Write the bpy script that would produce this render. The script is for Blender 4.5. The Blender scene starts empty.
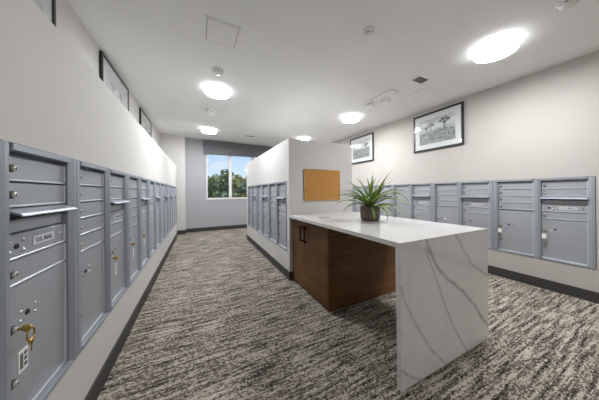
import bpy, bmesh, math, random
from mathutils import Vector, Matrix
random.seed(7)
PI = math.pi
sc = bpy.context.scene
COL = sc.collection

# ------------------------------------------------------------------ helpers
def new_bm():
    return bmesh.new()

def bx(bm, x0, x1, y0, y1, z0, z1, bev=0.0, seg=1, mi=0):
    vs = [bm.verts.new((x, y, z)) for x in (x0, x1) for y in (y0, y1) for z in (z0, z1)]
    idx = [(0, 1, 3, 2), (4, 6, 7, 5), (0, 4, 5, 1), (2, 3, 7, 6), (0, 2, 6, 4), (1, 5, 7, 3)]
    fs = [bm.faces.new([vs[i] for i in f]) for f in idx]
    for f in fs: f.material_index = mi
    if bev > 0:
        es = list({e for f in fs for e in f.edges})
        r = bmesh.ops.bevel(bm, geom=es, offset=bev, segments=seg, affect='EDGES', profile=0.5)
        for f in r['faces']: f.material_index = mi
    return vs

def prism(bm, prof, z0, z1, axis='z', mi=0):
    """extrude a closed 2D profile; axis z: (x,y) profile, axis x: (y,z) profile, axis y: (x,z) profile"""
    def P(a, b, t):
        return {'z': (a, b, t), 'x': (t, a, b), 'y': (a, t, b)}[axis]
    lo = [bm.verts.new(P(a, b, z0)) for a, b in prof]
    hi = [bm.verts.new(P(a, b, z1)) for a, b in prof]
    n = len(prof); fs = []
    fs.append(bm.faces.new(lo)); fs.append(bm.faces.new(hi))
    for i in range(n):
        fs.append(bm.faces.new((lo[i], lo[(i+1) % n], hi[(i+1) % n], hi[i])))
    for f in fs: f.material_index = mi
    return fs

def lathe(bm, prof, seg=32, M=None, mi=0, smooth=True):
    """prof: list of (r,z); closed at ends where r==0"""
    rings = []
    M = M or Matrix.Identity(4)
    for r, z in prof:
        if r < 1e-6:
            rings.append([bm.verts.new(M @ Vector((0, 0, z)))])
        else:
            rings.append([bm.verts.new(M @ Vector((r*math.cos(2*PI*i/seg), r*math.sin(2*PI*i/seg), z))) for i in range(seg)])
    for a, b in zip(rings, rings[1:]):
        for i in range(seg):
            j = (i+1) % seg
            if len(a) == 1 and len(b) == 1: continue
            if len(a) == 1: f = bm.faces.new((a[0], b[i], b[j]))
            elif len(b) == 1: f = bm.faces.new((a[i], a[j], b[0]))
            else: f = bm.faces.new((a[i], a[j], b[j], b[i]))
            f.smooth = smooth; f.material_index = mi

def tube(bm, pts, r, seg=8, mi=0):
    pts = [Vector(p) for p in pts]; rings = []
    up = Vector((0.013, 0.029, 1)).normalized()
    for i, p in enumerate(pts):
        t = (pts[min(i+1, len(pts)-1)] - pts[max(i-1, 0)]).normalized()
        a = t.cross(up)
        if a.length < 1e-3: a = t.cross(Vector((1, 0, 0)))
        a.normalize(); b = a.cross(t).normalized()
        rr = r[i] if isinstance(r, (list, tuple)) else r
        rings.append([bm.verts.new(p + a*rr*math.cos(2*PI*k/seg) + b*rr*math.sin(2*PI*k/seg)) for k in range(seg)])
    for A, B in zip(rings, rings[1:]):
        for k in range(seg):
            f = bm.faces.new((A[k], A[(k+1) % seg], B[(k+1) % seg], B[k])); f.smooth = True; f.material_index = mi
    for R in (rings[0], rings[-1]):
        f = bm.faces.new(R); f.material_index = mi

def mesh_of(name, bm, mats):
    bmesh.ops.recalc_face_normals(bm, faces=bm.faces)
    me = bpy.data.meshes.new(name); bm.to_mesh(me); bm.free()
    for m in (mats if isinstance(mats, (list, tuple)) else [mats]): me.materials.append(m)
    return me

def obj(name, bm, mats, parent=None, loc=(0, 0, 0), rot=(0, 0, 0)):
    me = bm if isinstance(bm, bpy.types.Mesh) else mesh_of(name, bm, mats)
    o = bpy.data.objects.new(name, me); COL.objects.link(o)
    o.location = loc; o.rotation_euler = rot
    if parent: o.parent = parent
    return o

def tag(o, label, cat, group=None, kind=None):
    o['label'] = label; o['category'] = cat
    if group: o['group'] = group
    if kind: o['kind'] = kind
    return o

def thing(name, label, cat, loc=(0, 0, 0), rot=(0, 0, 0), group=None):
    o = bpy.data.objects.new(name, None); COL.objects.link(o)
    o.empty_display_size = 0.05
    o.location = loc; o.rotation_euler = rot
    return tag(o, label, cat, group)

def struct(name, bm, mats, parent=None, label=None, loc=(0, 0, 0)):
    o = obj(name, bm, mats, parent, loc)
    o['kind'] = 'structure'
    if label: o['label'] = label
    return o

# ------------------------------------------------------------------ materials
class NT:
    def __init__(s, name):
        s.m = bpy.data.materials.new(name); s.m.use_nodes = True
        s.t = s.m.node_tree; s.n = s.t.nodes; s.b = s.n['Principled BSDF']; s.out = s.n['Material Output']
    def add(s, typ, **kw):
        n = s.n.new(typ)
        for k, v in kw.items(): setattr(n, k, v)
        return n
    def link(s, a, b): s.t.links.new(a, b)
    def ramp(s, stops, interp='LINEAR'):
        r = s.add('ShaderNodeValToRGB'); cr = r.color_ramp; cr.interpolation = interp
        while len(cr.elements) < len(stops): cr.elements.new(0.5)
        for e, (p, c) in zip(cr.elements, stops):
            e.position = p; e.color = (*c, 1) if len(c) == 3 else c
        return r

def simple(name, col, rough=0.5, metal=0.0, bump=0.0, bscale=200.0, var=0.0, vscale=3.0, coat=0.0, spec=None):
    T = NT(name); b = T.b
    b.inputs['Base Color'].default_value = (*col, 1); b.inputs['Roughness'].default_value = rough
    b.inputs['Metallic'].default_value = metal
    if coat: b.inputs['Coat Weight'].default_value = coat; b.inputs['Coat Roughness'].default_value = 0.08
    if spec is not None: b.inputs['Specular IOR Level'].default_value = spec
    tc = T.add('ShaderNodeTexCoord')
    if bump:
        n = T.add('ShaderNodeTexNoise'); n.inputs['Scale'].default_value = bscale; n.inputs['Detail'].default_value = 3
        T.link(tc.outputs['Object'], n.inputs['Vector'])
        bp = T.add('ShaderNodeBump'); bp.inputs['Strength'].default_value = bump; bp.inputs['Distance'].default_value = 0.002
        T.link(n.outputs['Fac'], bp.inputs['Height']); T.link(bp.outputs['Normal'], b.inputs['Normal'])
    if var:
        n = T.add('ShaderNodeTexNoise'); n.inputs['Scale'].default_value = vscale; n.inputs['Detail'].default_value = 4
        T.link(tc.outputs['Object'], n.inputs['Vector'])
        r = T.ramp([(0.3, tuple(c*(1-var) for c in col)), (0.7, tuple(min(1, c*(1+var)) for c in col))])
        T.link(n.outputs['Fac'], r.inputs['Fac']); T.link(r.outputs['Color'], b.inputs['Base Color'])
    return T.m

M_WALL = simple('wall_paint_warm', (0.59, 0.575, 0.55), 0.75, bump=0.08, bscale=260, var=0.015)
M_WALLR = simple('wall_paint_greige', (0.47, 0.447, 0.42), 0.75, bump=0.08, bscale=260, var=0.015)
M_PART = simple('wall_paint_partition', (0.57, 0.555, 0.54), 0.75, bump=0.08, bscale=260, var=0.015)
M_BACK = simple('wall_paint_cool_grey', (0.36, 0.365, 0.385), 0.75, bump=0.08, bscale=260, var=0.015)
M_CEIL = simple('ceiling_paint', (0.86, 0.86, 0.855), 0.85, bump=0.06, bscale=220, var=0.01)
M_BASE = simple('rubber_baseboard', (0.042, 0.040, 0.040), 0.55, var=0.1, vscale=12)
M_STEEL = simple('silver_powder_coat', (0.335, 0.362, 0.41), 0.40, 0.35, bump=0.03, bscale=900, var=0.02, vscale=5)
M_DOOR = simple('silver_door_coat', (0.38, 0.40, 0.432), 0.43, 0.3, bump=0.03, bscale=900, var=0.02, vscale=6)
M_EDGE = simple('door_edge_highlight', (0.66, 0.68, 0.71), 0.35, 0.3, var=0.02)  # paler than the door coat: light caught on door edges, painted as colour
M_STUD = simple('bright_stud', (0.62, 0.64, 0.67), 0.25, 0.75, var=0.02)
M_PLATE = simple('pale_grey_plate', (0.58, 0.60, 0.64), 0.4, var=0.04, vscale=40)
M_PTEXT = simple('grey_plate_print', (0.10, 0.105, 0.115), 0.5, var=0.05)
M_LOCK = simple('nickel_lock', (0.60, 0.56, 0.49), 0.3, 0.5, var=0.1, vscale=60)
M_DARK = simple('dark_metal', (0.035, 0.035, 0.038), 0.45, 0.5, var=0.1, vscale=40)
M_BRASS = simple('brass', (0.62, 0.42, 0.12), 0.28, 1.0, var=0.12, vscale=60)
M_PAPER = simple('white_card', (0.80, 0.79, 0.76), 0.6, var=0.02)
M_INK = simple('black_ink', (0.02, 0.02, 0.022), 0.6, var=0.05)
M_FRAME = simple('black_frame_lacquer', (0.013, 0.012, 0.012), 0.35, var=0.15, vscale=20)
M_MAT = simple('passepartout_board', (0.74, 0.74, 0.75), 0.8, var=0.01)
M_WHITE = simple('white_plastic', (0.82, 0.82, 0.81), 0.4, var=0.015)
M_GREYM = simple('grey_grille', (0.16, 0.16, 0.16), 0.5, 0.3, var=0.05)
M_SILV = simple('brushed_steel', (0.42, 0.425, 0.43), 0.35, 0.45, var=0.06, vscale=30)
M_HANDLE = simple('dark_bronze_pull', (0.016, 0.013, 0.011), 0.38, 0.6, var=0.15, vscale=30)
M_VAL = simple('grey_shade_fabric', (0.135, 0.135, 0.145), 0.85, bump=0.15, bscale=500, var=0.05, vscale=30)
M_WINF = simple('window_vinyl', (0.70, 0.69, 0.67), 0.45, var=0.01)
M_SOIL = simple('potting_soil', (0.035, 0.022, 0.014), 0.95, bump=0.8, bscale=120, var=0.4, vscale=80)
M_GROUND = simple('lawn_outside', (0.07, 0.11, 0.035), 0.95, bump=0.3, bscale=30, var=0.3, vscale=2)
M_BARK = simple('bark', (0.10, 0.07, 0.05), 0.9, bump=0.6, bscale=40, var=0.3, vscale=15)
M_STUCCO = simple('beige_stucco', (0.62, 0.47, 0.34), 0.9, bump=0.2, bscale=60, var=0.04)
M_ROOF = simple('clay_roof', (0.34, 0.16, 0.10), 0.85, bump=0.3, bscale=20, var=0.15, vscale=6)
M_DGLASS = simple('dark_window_glass', (0.03, 0.04, 0.05), 0.1, var=0.1)

def emit(name, col, s):
    T = NT(name)
    T.b.inputs['Base Color'].default_value = (0.8, 0.8, 0.8, 1)
    T.b.inputs['Emission Color'].default_value = (*col, 1); T.b.inputs['Emission Strength'].default_value = s
    return T.m
LAMP = 165.0
M_LAMP = emit('lamp_diffuser', (0.965, 0.98, 1.0), LAMP)
M_RIM = emit('lamp_rim', (0.965, 0.98, 1.0), 6.0)

def glass(name):
    T = NT(name); T.n.remove(T.b)
    tr = T.add('ShaderNodeBsdfTransparent'); gl = T.add('ShaderNodeBsdfGlossy'); gl.inputs['Roughness'].default_value = 0.03
    tr.inputs['Color'].default_value = (0.97, 0.98, 0.975, 1)
    lw = T.add('ShaderNodeLayerWeight'); lw.inputs['Blend'].default_value = 0.5
    pw = T.add('ShaderNodeMath', operation='POWER'); T.link(lw.outputs['Facing'], pw.inputs[0]); pw.inputs[1].default_value = 5.0
    fr = T.add('ShaderNodeMath', operation='MULTIPLY_ADD'); T.link(pw.outputs[0], fr.inputs[0]); fr.inputs[1].default_value = 0.96; fr.inputs[2].default_value = 0.035
    mx = T.add('ShaderNodeMixShader')
    T.link(fr.outputs[0], mx.inputs[0]); T.link(tr.outputs[0], mx.inputs[1]); T.link(gl.outputs[0], mx.inputs[2])
    T.link(mx.outputs[0], T.out.inputs['Surface'])
    return T.m
M_GLASS = glass('clear_glass')

def carpet():
    T = NT('carpet_streaked'); b = T.b; b.inputs['Roughness'].default_value = 0.95; b.inputs['Specular IOR Level'].default_value = 0.1
    tc = T.add('ShaderNodeTexCoord')
    def mapped(sx, sy, off=(0, 0, 0)):
        m = T.add('ShaderNodeMapping'); m.inputs['Scale'].default_value = (sx, sy, 1); m.inputs['Location'].default_value = off
        T.link(tc.outputs['Object'], m.inputs['Vector']); return m.outputs[0]
    def noise(vec, scale, detail, rough=0.6):
        n = T.add('ShaderNodeTexNoise'); n.inputs['Scale'].default_value = scale; n.inputs['Detail'].default_value = detail
        n.inputs['Roughness'].default_value = rough
        T.link(vec, n.inputs['Vector']); return n.outputs['Fac']
    def math_(op, a, b_):
        m = T.add('ShaderNodeMath', operation=op)
        for i, v in enumerate((a, b_)):
            if isinstance(v, (int, float)): m.inputs[i].default_value = v
            else: T.link(v, m.inputs[i])
        return m.outputs[0]
    vo = T.add('ShaderNodeTexVoronoi'); vo.inputs['Scale'].default_value = 1.0; vo.inputs['Randomness'].default_value = 1.0
    T.link(mapped(90, 165), vo.inputs['Vector'])               # yarn tufts: each takes one colour
    def cell(sx, sy):
        m = T.add('ShaderNodeMapping'); m.inputs['Scale'].default_value = (sx/90, sy/165, 1); m.inputs['Location'].default_value = (sx*.37, sy*.11, 0)
        T.link(vo.outputs['Position'], m.inputs['Vector']); return m.outputs[0]
    n1 = noise(cell(3.4, 44), 1.0, 3, 0.60)                  # streaks along X
    n5 = noise(mapped(6.0, 85, (2, 5, 0)), 1.0, 3, 0.6)        # thin dark lines
    n2 = noise(cell(40, 84), 1.0, 2, 0.7)                   # flecks
    n3 = noise(mapped(1.6, 2.8, (9, 4, 0)), 1.0, 2, 0.5)       # tonal drift
    s = math_('ADD', math_('MULTIPLY', n1, 0.46), math_('ADD', math_('MULTIPLY', n2, 0.36), math_('ADD', math_('MULTIPLY', n5, 0.26), math_('MULTIPLY', n3, 0.04))))
    r = T.ramp([(0.462, (0.012, 0.014, 0.019)), (0.492, (0.036, 0.034, 0.033)), (0.512, (0.115, 0.097, 0.080)), (0.566, (0.19, 0.162, 0.132)), (0.588, (0.43, 0.385, 0.325)), (0.68, (0.54, 0.495, 0.425))])
    T.link(s, r.inputs['Fac'])
    # fine loop speckle
    n4 = noise(mapped(160, 160), 1.0, 2, 0.5)
    r4 = T.ramp([(0.3, (0.72, 0.72, 0.72)), (0.7, (1.15, 1.15, 1.15))]); T.link(n4, r4.inputs['Fac'])
    mx = T.add('ShaderNodeMix', data_type='RGBA', blend_type='MULTIPLY'); mx.inputs[0].default_value = 1.0
    T.link(r.outputs['Color'], mx.inputs[6]); T.link(r4.outputs['Color'], mx.inputs[7])
    T.link(mx.outputs[2], b.inputs['Base Color'])
    bp = T.add('ShaderNodeBump'); bp.inputs['Strength'].default_value = 0.35; bp.inputs['Distance'].default_value = 0.004
    T.link(n2, bp.inputs['Height']); T.link(bp.outputs['Normal'], b.inputs['Normal'])
    return T.m
M_CARPET = carpet()

def wood(name, base=(0.140, 0.064, 0.020)):
    T = NT(name); b = T.b; b.inputs['Roughness'].default_value = 0.5; b.inputs['Specular IOR Level'].default_value = 0.3
    tc = T.add('ShaderNodeTexCoord')
    m = T.add('ShaderNodeMapping'); m.inputs['Scale'].default_value = (1.6, 1.6, 22)
    T.link(tc.outputs['Object'], m.inputs['Vector'])
    n = T.add('ShaderNodeTexNoise'); n.inputs['Scale'].default_value = 1.0; n.inputs['Detail'].default_value = 6; n.inputs['Distortion'].default_value = 0.6
    T.link(m.outputs[0], n.inputs['Vector'])
    c = base
    r = T.ramp([(0.25, tuple(x*0.55 for x in c)), (0.45, tuple(x*0.88 for x in c)), (0.6, c), (0.8, tuple(x*1.4 for x in c))])
    T.link(n.outputs['Fac'], r.inputs['Fac'])
    m2 = T.add('ShaderNodeMapping'); m2.inputs['Scale'].default_value = (1.2, 1.2, 2.0)
    T.link(tc.outputs['Object'], m2.inputs['Vector'])
    n2 = T.add('ShaderNodeTexNoise'); n2.inputs['Scale'].default_value = 1.5; n2.inputs['Detail'].default_value = 2
    T.link(m2.outputs[0], n2.inputs['Vector'])
    r2 = T.ramp([(0.3, (0.75, 0.75, 0.75)), (0.7, (1.2, 1.2, 1.2))]); T.link(n2.outputs['Fac'], r2.inputs['Fac'])
    mx = T.add('ShaderNodeMix', data_type='RGBA', blend_type='MULTIPLY'); mx.inputs[0].default_value = 1.0
    T.link(r.outputs['Color'], mx.inputs[6]); T.link(r2.outputs['Color'], mx.inputs[7])
    T.link(mx.outputs[2], b.inputs['Base Color'])
    return T.m
M_WOOD = wood('walnut_laminate')
M_LWOOD = wood('oak_edge', (0.60, 0.40, 0.20))

def cork():
    T = NT('cork'); b = T.b; b.inputs['Roughness'].default_value = 0.9
    tc = T.add('ShaderNodeTexCoord'); n = T.add('ShaderNodeTexNoise'); n.inputs['Scale'].default_value = 140; n.inputs['Detail'].default_value = 4
    T.link(tc.outputs['Object'], n.inputs['Vector'])
    r = T.ramp([(0.3, (0.33, 0.15, 0.035)), (0.5, (0.47, 0.22, 0.055)), (0.7, (0.56, 0.29, 0.09))])
    T.link(n.outputs['Fac'], r.inputs['Fac']); T.link(r.outputs['Color'], b.inputs['Base Color'])
    bp = T.add('ShaderNodeBump'); bp.inputs['Strength'].default_value = 0.3; T.link(n.outputs['Fac'], bp.inputs['Height']); T.link(bp.outputs['Normal'], b.inputs['Normal'])
    return T.m
M_CORK = cork()

def quartz():
    T = NT('veined_quartz'); b = T.b; b.inputs['Roughness'].default_value = 0.12
    tc = T.add('ShaderNodeTexCoord')
    n = T.add('ShaderNodeTexNoise'); n.inputs['Scale'].default_value = 1.7; n.inputs['Detail'].default_value = 5; n.inputs['Distortion'].default_value = 1.2
    T.link(tc.outputs['Object'], n.inputs['Vector'])
    r = T.ramp([(0.46, (0.68, 0.67, 0.655)), (0.497, (0.645, 0.635, 0.622)), (0.51, (0.65, 0.64, 0.627)), (0.55, (0.68, 0.67, 0.655))])
    T.link(n.outputs['Fac'], r.inputs['Fac'])
    at = T.add('ShaderNodeAttribute', attribute_name='vein')
    mx = T.add('ShaderNodeMix', data_type='RGBA'); T.link(at.outputs['Fac'], mx.inputs[0])
    T.link(r.outputs['Color'], mx.inputs[6]); mx.inputs[7].default_value = (0.16, 0.155, 0.15, 1)
    T.link(mx.outputs[2], b.inputs['Base Color'])
    return T.m
M_QUARTZ = quartz()

def print_mat():
    T = NT('photo_print'); b = T.b; b.inputs['Roughness'].default_value = 0.5
    at = T.add('ShaderNodeAttribute', attribute_name='tone'); T.link(at.outputs['Color'], b.inputs['Base Color'])
    return T.m
M_PRINT = print_mat()

def leaf_mat(name, c0, c1, scale=6, trans=0.3):
    T = NT(name); b = T.b; b.inputs['Roughness'].default_value = 0.45
    tc = T.add('ShaderNodeTexCoord'); n = T.add('ShaderNodeTexNoise'); n.inputs['Scale'].default_value = scale; n.inputs['Detail'].default_value = 3
    T.link(tc.outputs['Object'], n.inputs['Vector'])
    r = T.ramp([(0.35, c0), (0.65, c1)]); T.link(n.outputs['Fac'], r.inputs['Fac']); T.link(r.outputs['Color'], b.inputs['Base Color'])
    tl = T.add('ShaderNodeBsdfTranslucent'); T.link(r.outputs['Color'], tl.inputs['Color'])
    mx = T.add('ShaderNodeMixShader'); mx.inputs[0].default_value = trans
    T.link(b.outputs[0], mx.inputs[1]); T.link(tl.outputs[0], mx.inputs[2]); T.link(mx.outputs[0], T.out.inputs['Surface'])
    return T.m
M_LEAF = leaf_mat('strap_leaf', (0.075, 0.14, 0.022), (0.27, 0.36, 0.085), 18)
M_TREE = [leaf_mat('tree_leaf_dark', (0.035, 0.065, 0.02), (0.12, 0.17, 0.05), 3),
          leaf_mat('tree_leaf_olive', (0.07, 0.09, 0.025), (0.24, 0.25, 0.08), 3),
          leaf_mat('tree_leaf_blue', (0.03, 0.07, 0.035), (0.09, 0.14, 0.07), 3)]

def pot_mat():
    T = NT('brown_ceramic'); b = T.b; b.inputs['Roughness'].default_value = 0.6
    tc = T.add('ShaderNodeTexCoord'); n = T.add('ShaderNodeTexNoise'); n.inputs['Scale'].default_value = 45; n.inputs['Detail'].default_value = 4
    T.link(tc.outputs['Object'], n.inputs['Vector'])
    r = T.ramp([(0.3, (0.065, 0.045, 0.033)), (0.7, (0.15, 0.11, 0.085))]); T.link(n.outputs['Fac'], r.inputs['Fac'])
    T.link(r.outputs['Color'], b.inputs['Base Color'])
    bp = T.add('ShaderNodeBump'); bp.inputs['Strength'].default_value = 0.4; T.link(n.outputs['Fac'], bp.inputs['Height']); T.link(bp.outputs['Normal'], b.inputs['Normal'])
    return T.m
M_POT = pot_mat()

# ------------------------------------------------------------------ room dimensions
LX = -0.545      # face of the low mailbox wall on the left
WX = -0.95       # full-height left wall behind it
RX = 3.683       # right wall
BY = 7.0         # window wall
FY = -3.6        # wall behind the camera
PX0, PX1, PY0, PY1, PZ = 1.077, 2.133, 2.552, 5.29, 1.893   # partition
UW, UH = 0.835, 0.963
def zc(x, y): return 2.59 + 0.018*(y-0.5) + 0.025*(3.68-x)
TILT = (math.atan(0.018), math.atan(0.025), 0)

# ------------------------------------------------------------------ setting
bm = new_bm(); bx(bm, WX-0.2, RX+0.2, FY-0.2, BY+0.2, -0.12, 0.0); struct('floor', bm, M_CARPET)

bm = new_bm()
cs = [(WX-0.2, FY-0.2), (RX+0.2, FY-0.2), (RX+0.2, BY+0.2), (WX-0.2, BY+0.2)]
lo = [bm.verts.new((x, y, zc(x, y))) for x, y in cs]; hi = [bm.verts.new((x, y, 3.1)) for x, y in cs]
bm.faces.new(lo); bm.faces.new(hi)
for i in range(4): bm.faces.new((lo[i], lo[(i+1) % 4], hi[(i+1) % 4], hi[i]))
struct('ceiling', bm, M_CEIL)

def niche_wall(bm, x0, x1, xn, y0, y1, z1, ny0, ny1, nz0, nz1):
    """solid slab x0..x1 whose face at xf carries a shallow niche down to xn"""
    xf = x1 if abs(x1-xn) < abs(x0-xn) else x0
    xb = x0 if xf == x1 else x1
    A = lambda p, q, a, b, c, d: bx(bm, min(p, q), max(p, q), a, b, c, d)
    A(xb, xn, y0, y1, 0, z1)
    A(xn, xf, y0, y1, 0, nz0); A(xn, xf, y0, y1, nz1, z1)
    if ny0 > y0: A(xn, xf, y0, ny0, nz0, nz1)
    if ny1 < y1: A(xn, xf, ny1, y1, nz0, nz1)

LZ, RZ, PZ0 = 0.384, 0.345, 0.362
LY0 = 0.560; RY0 = 0.604; PYU = 2.643
bm = new_bm(); niche_wall(bm, WX, LX, LX-0.07, FY, 6.47, 1.893, LY0-0.002, LY0+7*UW+0.002, LZ-0.002, LZ+UH+0.002)
struct('wall_left_low', bm, M_WALL, label='low white wall on the left that holds the mailboxes')
bm = new_bm(); bx(bm, WX-0.15, WX, FY-0.15, BY+0.15, 0, 3.0); struct('wall_left', bm, M_WALL)
bm = new_bm(); niche_wall(bm, RX, RX+0.2, RX+0.07, FY-0.15, BY+0.15, 3.0, RY0-0.002, RY0+5*UW+0.002, RZ-0.002, RZ+UH+0.002)
struct('wall_right', bm, M_WALLR)
bm = new_bm(); bx(bm, WX, RX, FY-0.15, FY, 0, 3.0); struct('wall_front', bm, M_WALL)
bm = new_bm(); niche_wall(bm, PX0, PX1, PX0+0.07, PY0, PY1, PZ, PYU-0.002, PYU+3*UW-0.0+0.002, PZ0-0.002, PZ0+UH+0.002)
struct('wall_partition', bm, M_PART, label='low freestanding wall with corkboard on its end')
bm = new_bm(); bx(bm, WX, -0.357, 6.78, BY, 0, 3.0); struct('wall_back_pier', bm, M_WALL)
# window wall with opening
WX0, WX1, WZ0, WZ1 = 0.205, 2.36, 0.975, 2.62
bm = new_bm()
bx(bm, -0.357, WX0, BY, BY+0.18, 0, 3.0); bx(bm, WX1, RX, BY, BY+0.18, 0, 3.0)
bx(bm, WX0, WX1, BY, BY+0.18, 0, WZ0); bx(bm, WX0, WX1, BY, BY+0.18, WZ1, 3.0)
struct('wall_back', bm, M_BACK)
# baseboards
def base(name, pts):
    bm = new_bm()
    for (x0, x1, y0, y1) in pts: bx(bm, x0, x1, y0, y1, 0.001, 0.116, 0.003)
    struct(name, bm, M_BASE)
base('baseboard_left', [(LX, LX+0.011, FY, 6.481), (WX, LX+0.011, 6.47, 6.481)])
base('baseboard_right', [(RX-0.013, RX, FY, BY)])
base('baseboard_back', [(-0.346, RX-0.014, BY-0.012, BY), (-0.357, -0.345, 6.769, BY-0.001), (WX, -0.358, 6.769, 6.78)])
base('baseboard_partition', [(PX0-0.012, PX0, PY0-0.0, PY1+0.012), (PX0+0.001, PX1, PY1, PY1+0.012), (PX1, PX1+0.012, PY0, PY1+0.012), (PX0-0.012, 1.118, PY0-0.012, PY0-0.001), (2.06, PX1+0.012, PY0-0.012, PY0-0.001)])
# window
bm = new_bm()
bx(bm, WX0, WX0+0.035, BY+0.02, BY+0.10, WZ0, WZ1, 0.003); bx(bm, WX1-0.035, WX1, BY+0.02, BY+0.10, WZ0, WZ1, 0.003)
bx(bm, WX0+0.035, WX1-0.035, BY+0.02, BY+0.10, WZ0, WZ0+0.035, 0.003); bx(bm, WX0+0.035, WX1-0.035, BY+0.02, BY+0.10, WZ1-0.035, WZ1, 0.003)
win = struct('window_1', bm, M_WINF, label='white framed window at the end of the aisle')
for xm in (0.914, 1.635):
    bm = new_bm(); bx(bm, xm-0.042, xm+0.042, BY+0.015, BY+0.105, WZ0+0.035, WZ1-0.035, 0.004); struct('mullion', bm, M_WINF, win)
for a, b in ((WX0+0.035, 0.872), (0.956, 1.593), (1.677, WX1-0.035)):
    bm = new_bm(); bx(bm, a, b, BY+0.055, BY+0.061, WZ0+0.035, WZ1-0.035); struct('window_pane', bm, M_GLASS, win)
bm = new_bm(); bx(bm, WX0-0.02, WX1+0.02, BY-0.018, BY, WZ0-0.018, WZ0, 0.003); struct('window_sill', bm, M_WINF, win)

# ------------------------------------------------------------------ roller shade above the window
rb = thing('roller_blind', 'dark grey fabric roller shade pulled down a little over the top of the window', 'blind', (1.235, BY, 2.34))
bm = new_bm(); bx(bm, -1.10, 1.10, -0.075, -0.068, 0.02, 0.345); obj('shade_fabric', bm, M_VAL, rb)
bm = new_bm(); bx(bm, -1.10, 1.10, -0.083, -0.060, 0.0, 0.022, 0.004); obj('hem_bar', bm, M_VAL, rb)
bm = new_bm(); bx(bm, -1.115, -1.101, -0.12, -0.003, 0.27, 0.398, 0.003); bx(bm, 1.101, 1.115, -0.12, -0.003, 0.27, 0.398, 0.003)
bx(bm, -1.115, 1.115, -0.12, -0.113, 0.295, 0.398, 0.002); bx(bm, -1.10, 1.10, -0.112, -0.003, 0.392, 0.398)
obj('headbox', bm, M_VAL, rb)

# ------------------------------------------------------------------ mailbox units
ST, MT = 0.048, 0.064            # side trim and middle stile
DW = (UW-2*ST-MT)/2              # column width
def frame_mesh():
    bm = new_bm(); y0 = -0.006; yd = 0.022; W = UW-0.001
    bx(bm, 0.002, W-0.001, 0.050, 0.058, 0.002, UH-0.002)                       # back plate
    prism(bm, [(0.001, 0.05), (0.001, y0+0.001), (0.003, y0), (ST-0.016, y0), (ST, y0+0.012), (ST, 0.05)], 0.001, UH-0.001)
    prism(bm, [(W-ST, 0.05), (W-ST, y0+0.012), (W-ST+0.026, y0), (W-0.003, y0), (W-0.001, y0+0.001), (W-0.001, 0.05)], 0.001, UH-0.001)
    m0 = ST+DW
    prism(bm, [(m0, 0.05), (m0, y0+0.014), (m0+0.030, y0), (m0+MT-0.018, y0), (m0+MT, y0+0.012), (m0+MT, 0.05)], 0.001, UH-0.001)
    for z0, z1 in ((0.001, 0.019), (UH-0.023, UH-0.001)):
        bx(bm, ST, m0, y0, 0.05, z0, z1, 0.002); bx(bm, m0+MT, W-ST, y0, 0.05, z0, z1, 0.002)
    return mesh_of('frame', bm, M_STEEL)
def door_mesh(w, h, name='mailbox_door', panel=0.0):
    bm = new_bm(); bx(bm, 0, w, 0.022, 0.048, 0, h, 0.0025)
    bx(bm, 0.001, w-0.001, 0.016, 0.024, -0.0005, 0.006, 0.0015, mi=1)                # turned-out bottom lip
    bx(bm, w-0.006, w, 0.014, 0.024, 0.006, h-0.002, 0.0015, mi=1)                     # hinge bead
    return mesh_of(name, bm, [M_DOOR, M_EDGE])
def lock_mesh():
    bm = new_bm(); bx(bm, -0.012, 0.010, 0.012, 0.023, -0.013, 0.013, 0.002, mi=1)
    Mx = Matrix.Translation((0.001, 0.012, 0)) @ Matrix.Rotation(PI/2, 4, 'X')
    lathe(bm, [(0.0, 0.008), (0.0078, 0.008), (0.0095, 0.006), (0.0095, 0.0)], 14, Mx, 0)
    bx(bm, -0.0004, 0.0024, 0.0032, 0.0045, -0.005, 0.005, mi=1)
    return mesh_of('lock', bm, [M_LOCK, M_DARK])
def stud_mesh(r):
    bm = new_bm(); Mx = Matrix.Translation((0, 0.0225, 0)) @ Matrix.Rotation(PI/2, 4, 'X')
    lathe(bm, [(0.0, r*0.7), (r*0.6, r*0.6), (r, r*0.15), (r, 0)], 10, Mx)
    return mesh_of('rivet', bm, M_STUD)
def peep_mesh():
    bm = new_bm(); Mx = Matrix.Translation((0, 0.0225, 0)) @ Matrix.Rotation(PI/2, 4, 'X')
    lathe(bm, [(0.0, 0.003), (0.006, 0.003), (0.009, 0.004), (0.011, 0.0)], 14, Mx)
    return mesh_of('viewer', bm, M_DARK)
def hood_mesh():
    bm = new_bm(); w0, w1 = -0.002, DW-0.002
    prism(bm, [(0.024, 0.008), (-0.020, -0.008), (-0.027, -0.016), (-0.024, -0.020), (-0.018, -0.015), (0.024, 0.000)], w0, w1, 'x')
    return mesh_of('hood', bm, M_STEEL)
def slot_mesh():
    bm = new_bm(); bx(bm, 0, DW-0.004, 0.028, 0.048, 0, 0.045, 0.002); bx(bm, 0, DW-0.004, 0.042, 0.048, 0.045, 0.082, mi=1)
    return mesh_of('mail_slot', bm, [M_DOOR, M_DARK])
def plate_mesh():
    bm = new_bm(); bx(bm, 0, 0.128, 0.0195, 0.0222, 0, 0.034, 0.0012)
    return mesh_of('name_plate', bm, M_PLATE)
tcv = bpy.data.curves.new('plate_text', 'FONT'); tcv.body = 'U.S. MAIL'; tcv.size = 0.024; tcv.align_x = 'CENTER'; tcv.align_y = 'CENTER'
tcv.extrude = 0.0004; tcv.offset = 0.0002; tcv.resolution_u = 2
tob = bpy.data.objects.new('plate_text', tcv); COL.objects.link(tob)
bpy.context.view_layer.update()
ME_TEXT = bpy.data.meshes.new_from_object(tob.evaluated_get(bpy.context.evaluated_depsgraph_get())); ME_TEXT.name = 'lettering'
ME_TEXT.materials.clear(); ME_TEXT.materials.append(M_PTEXT)
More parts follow.
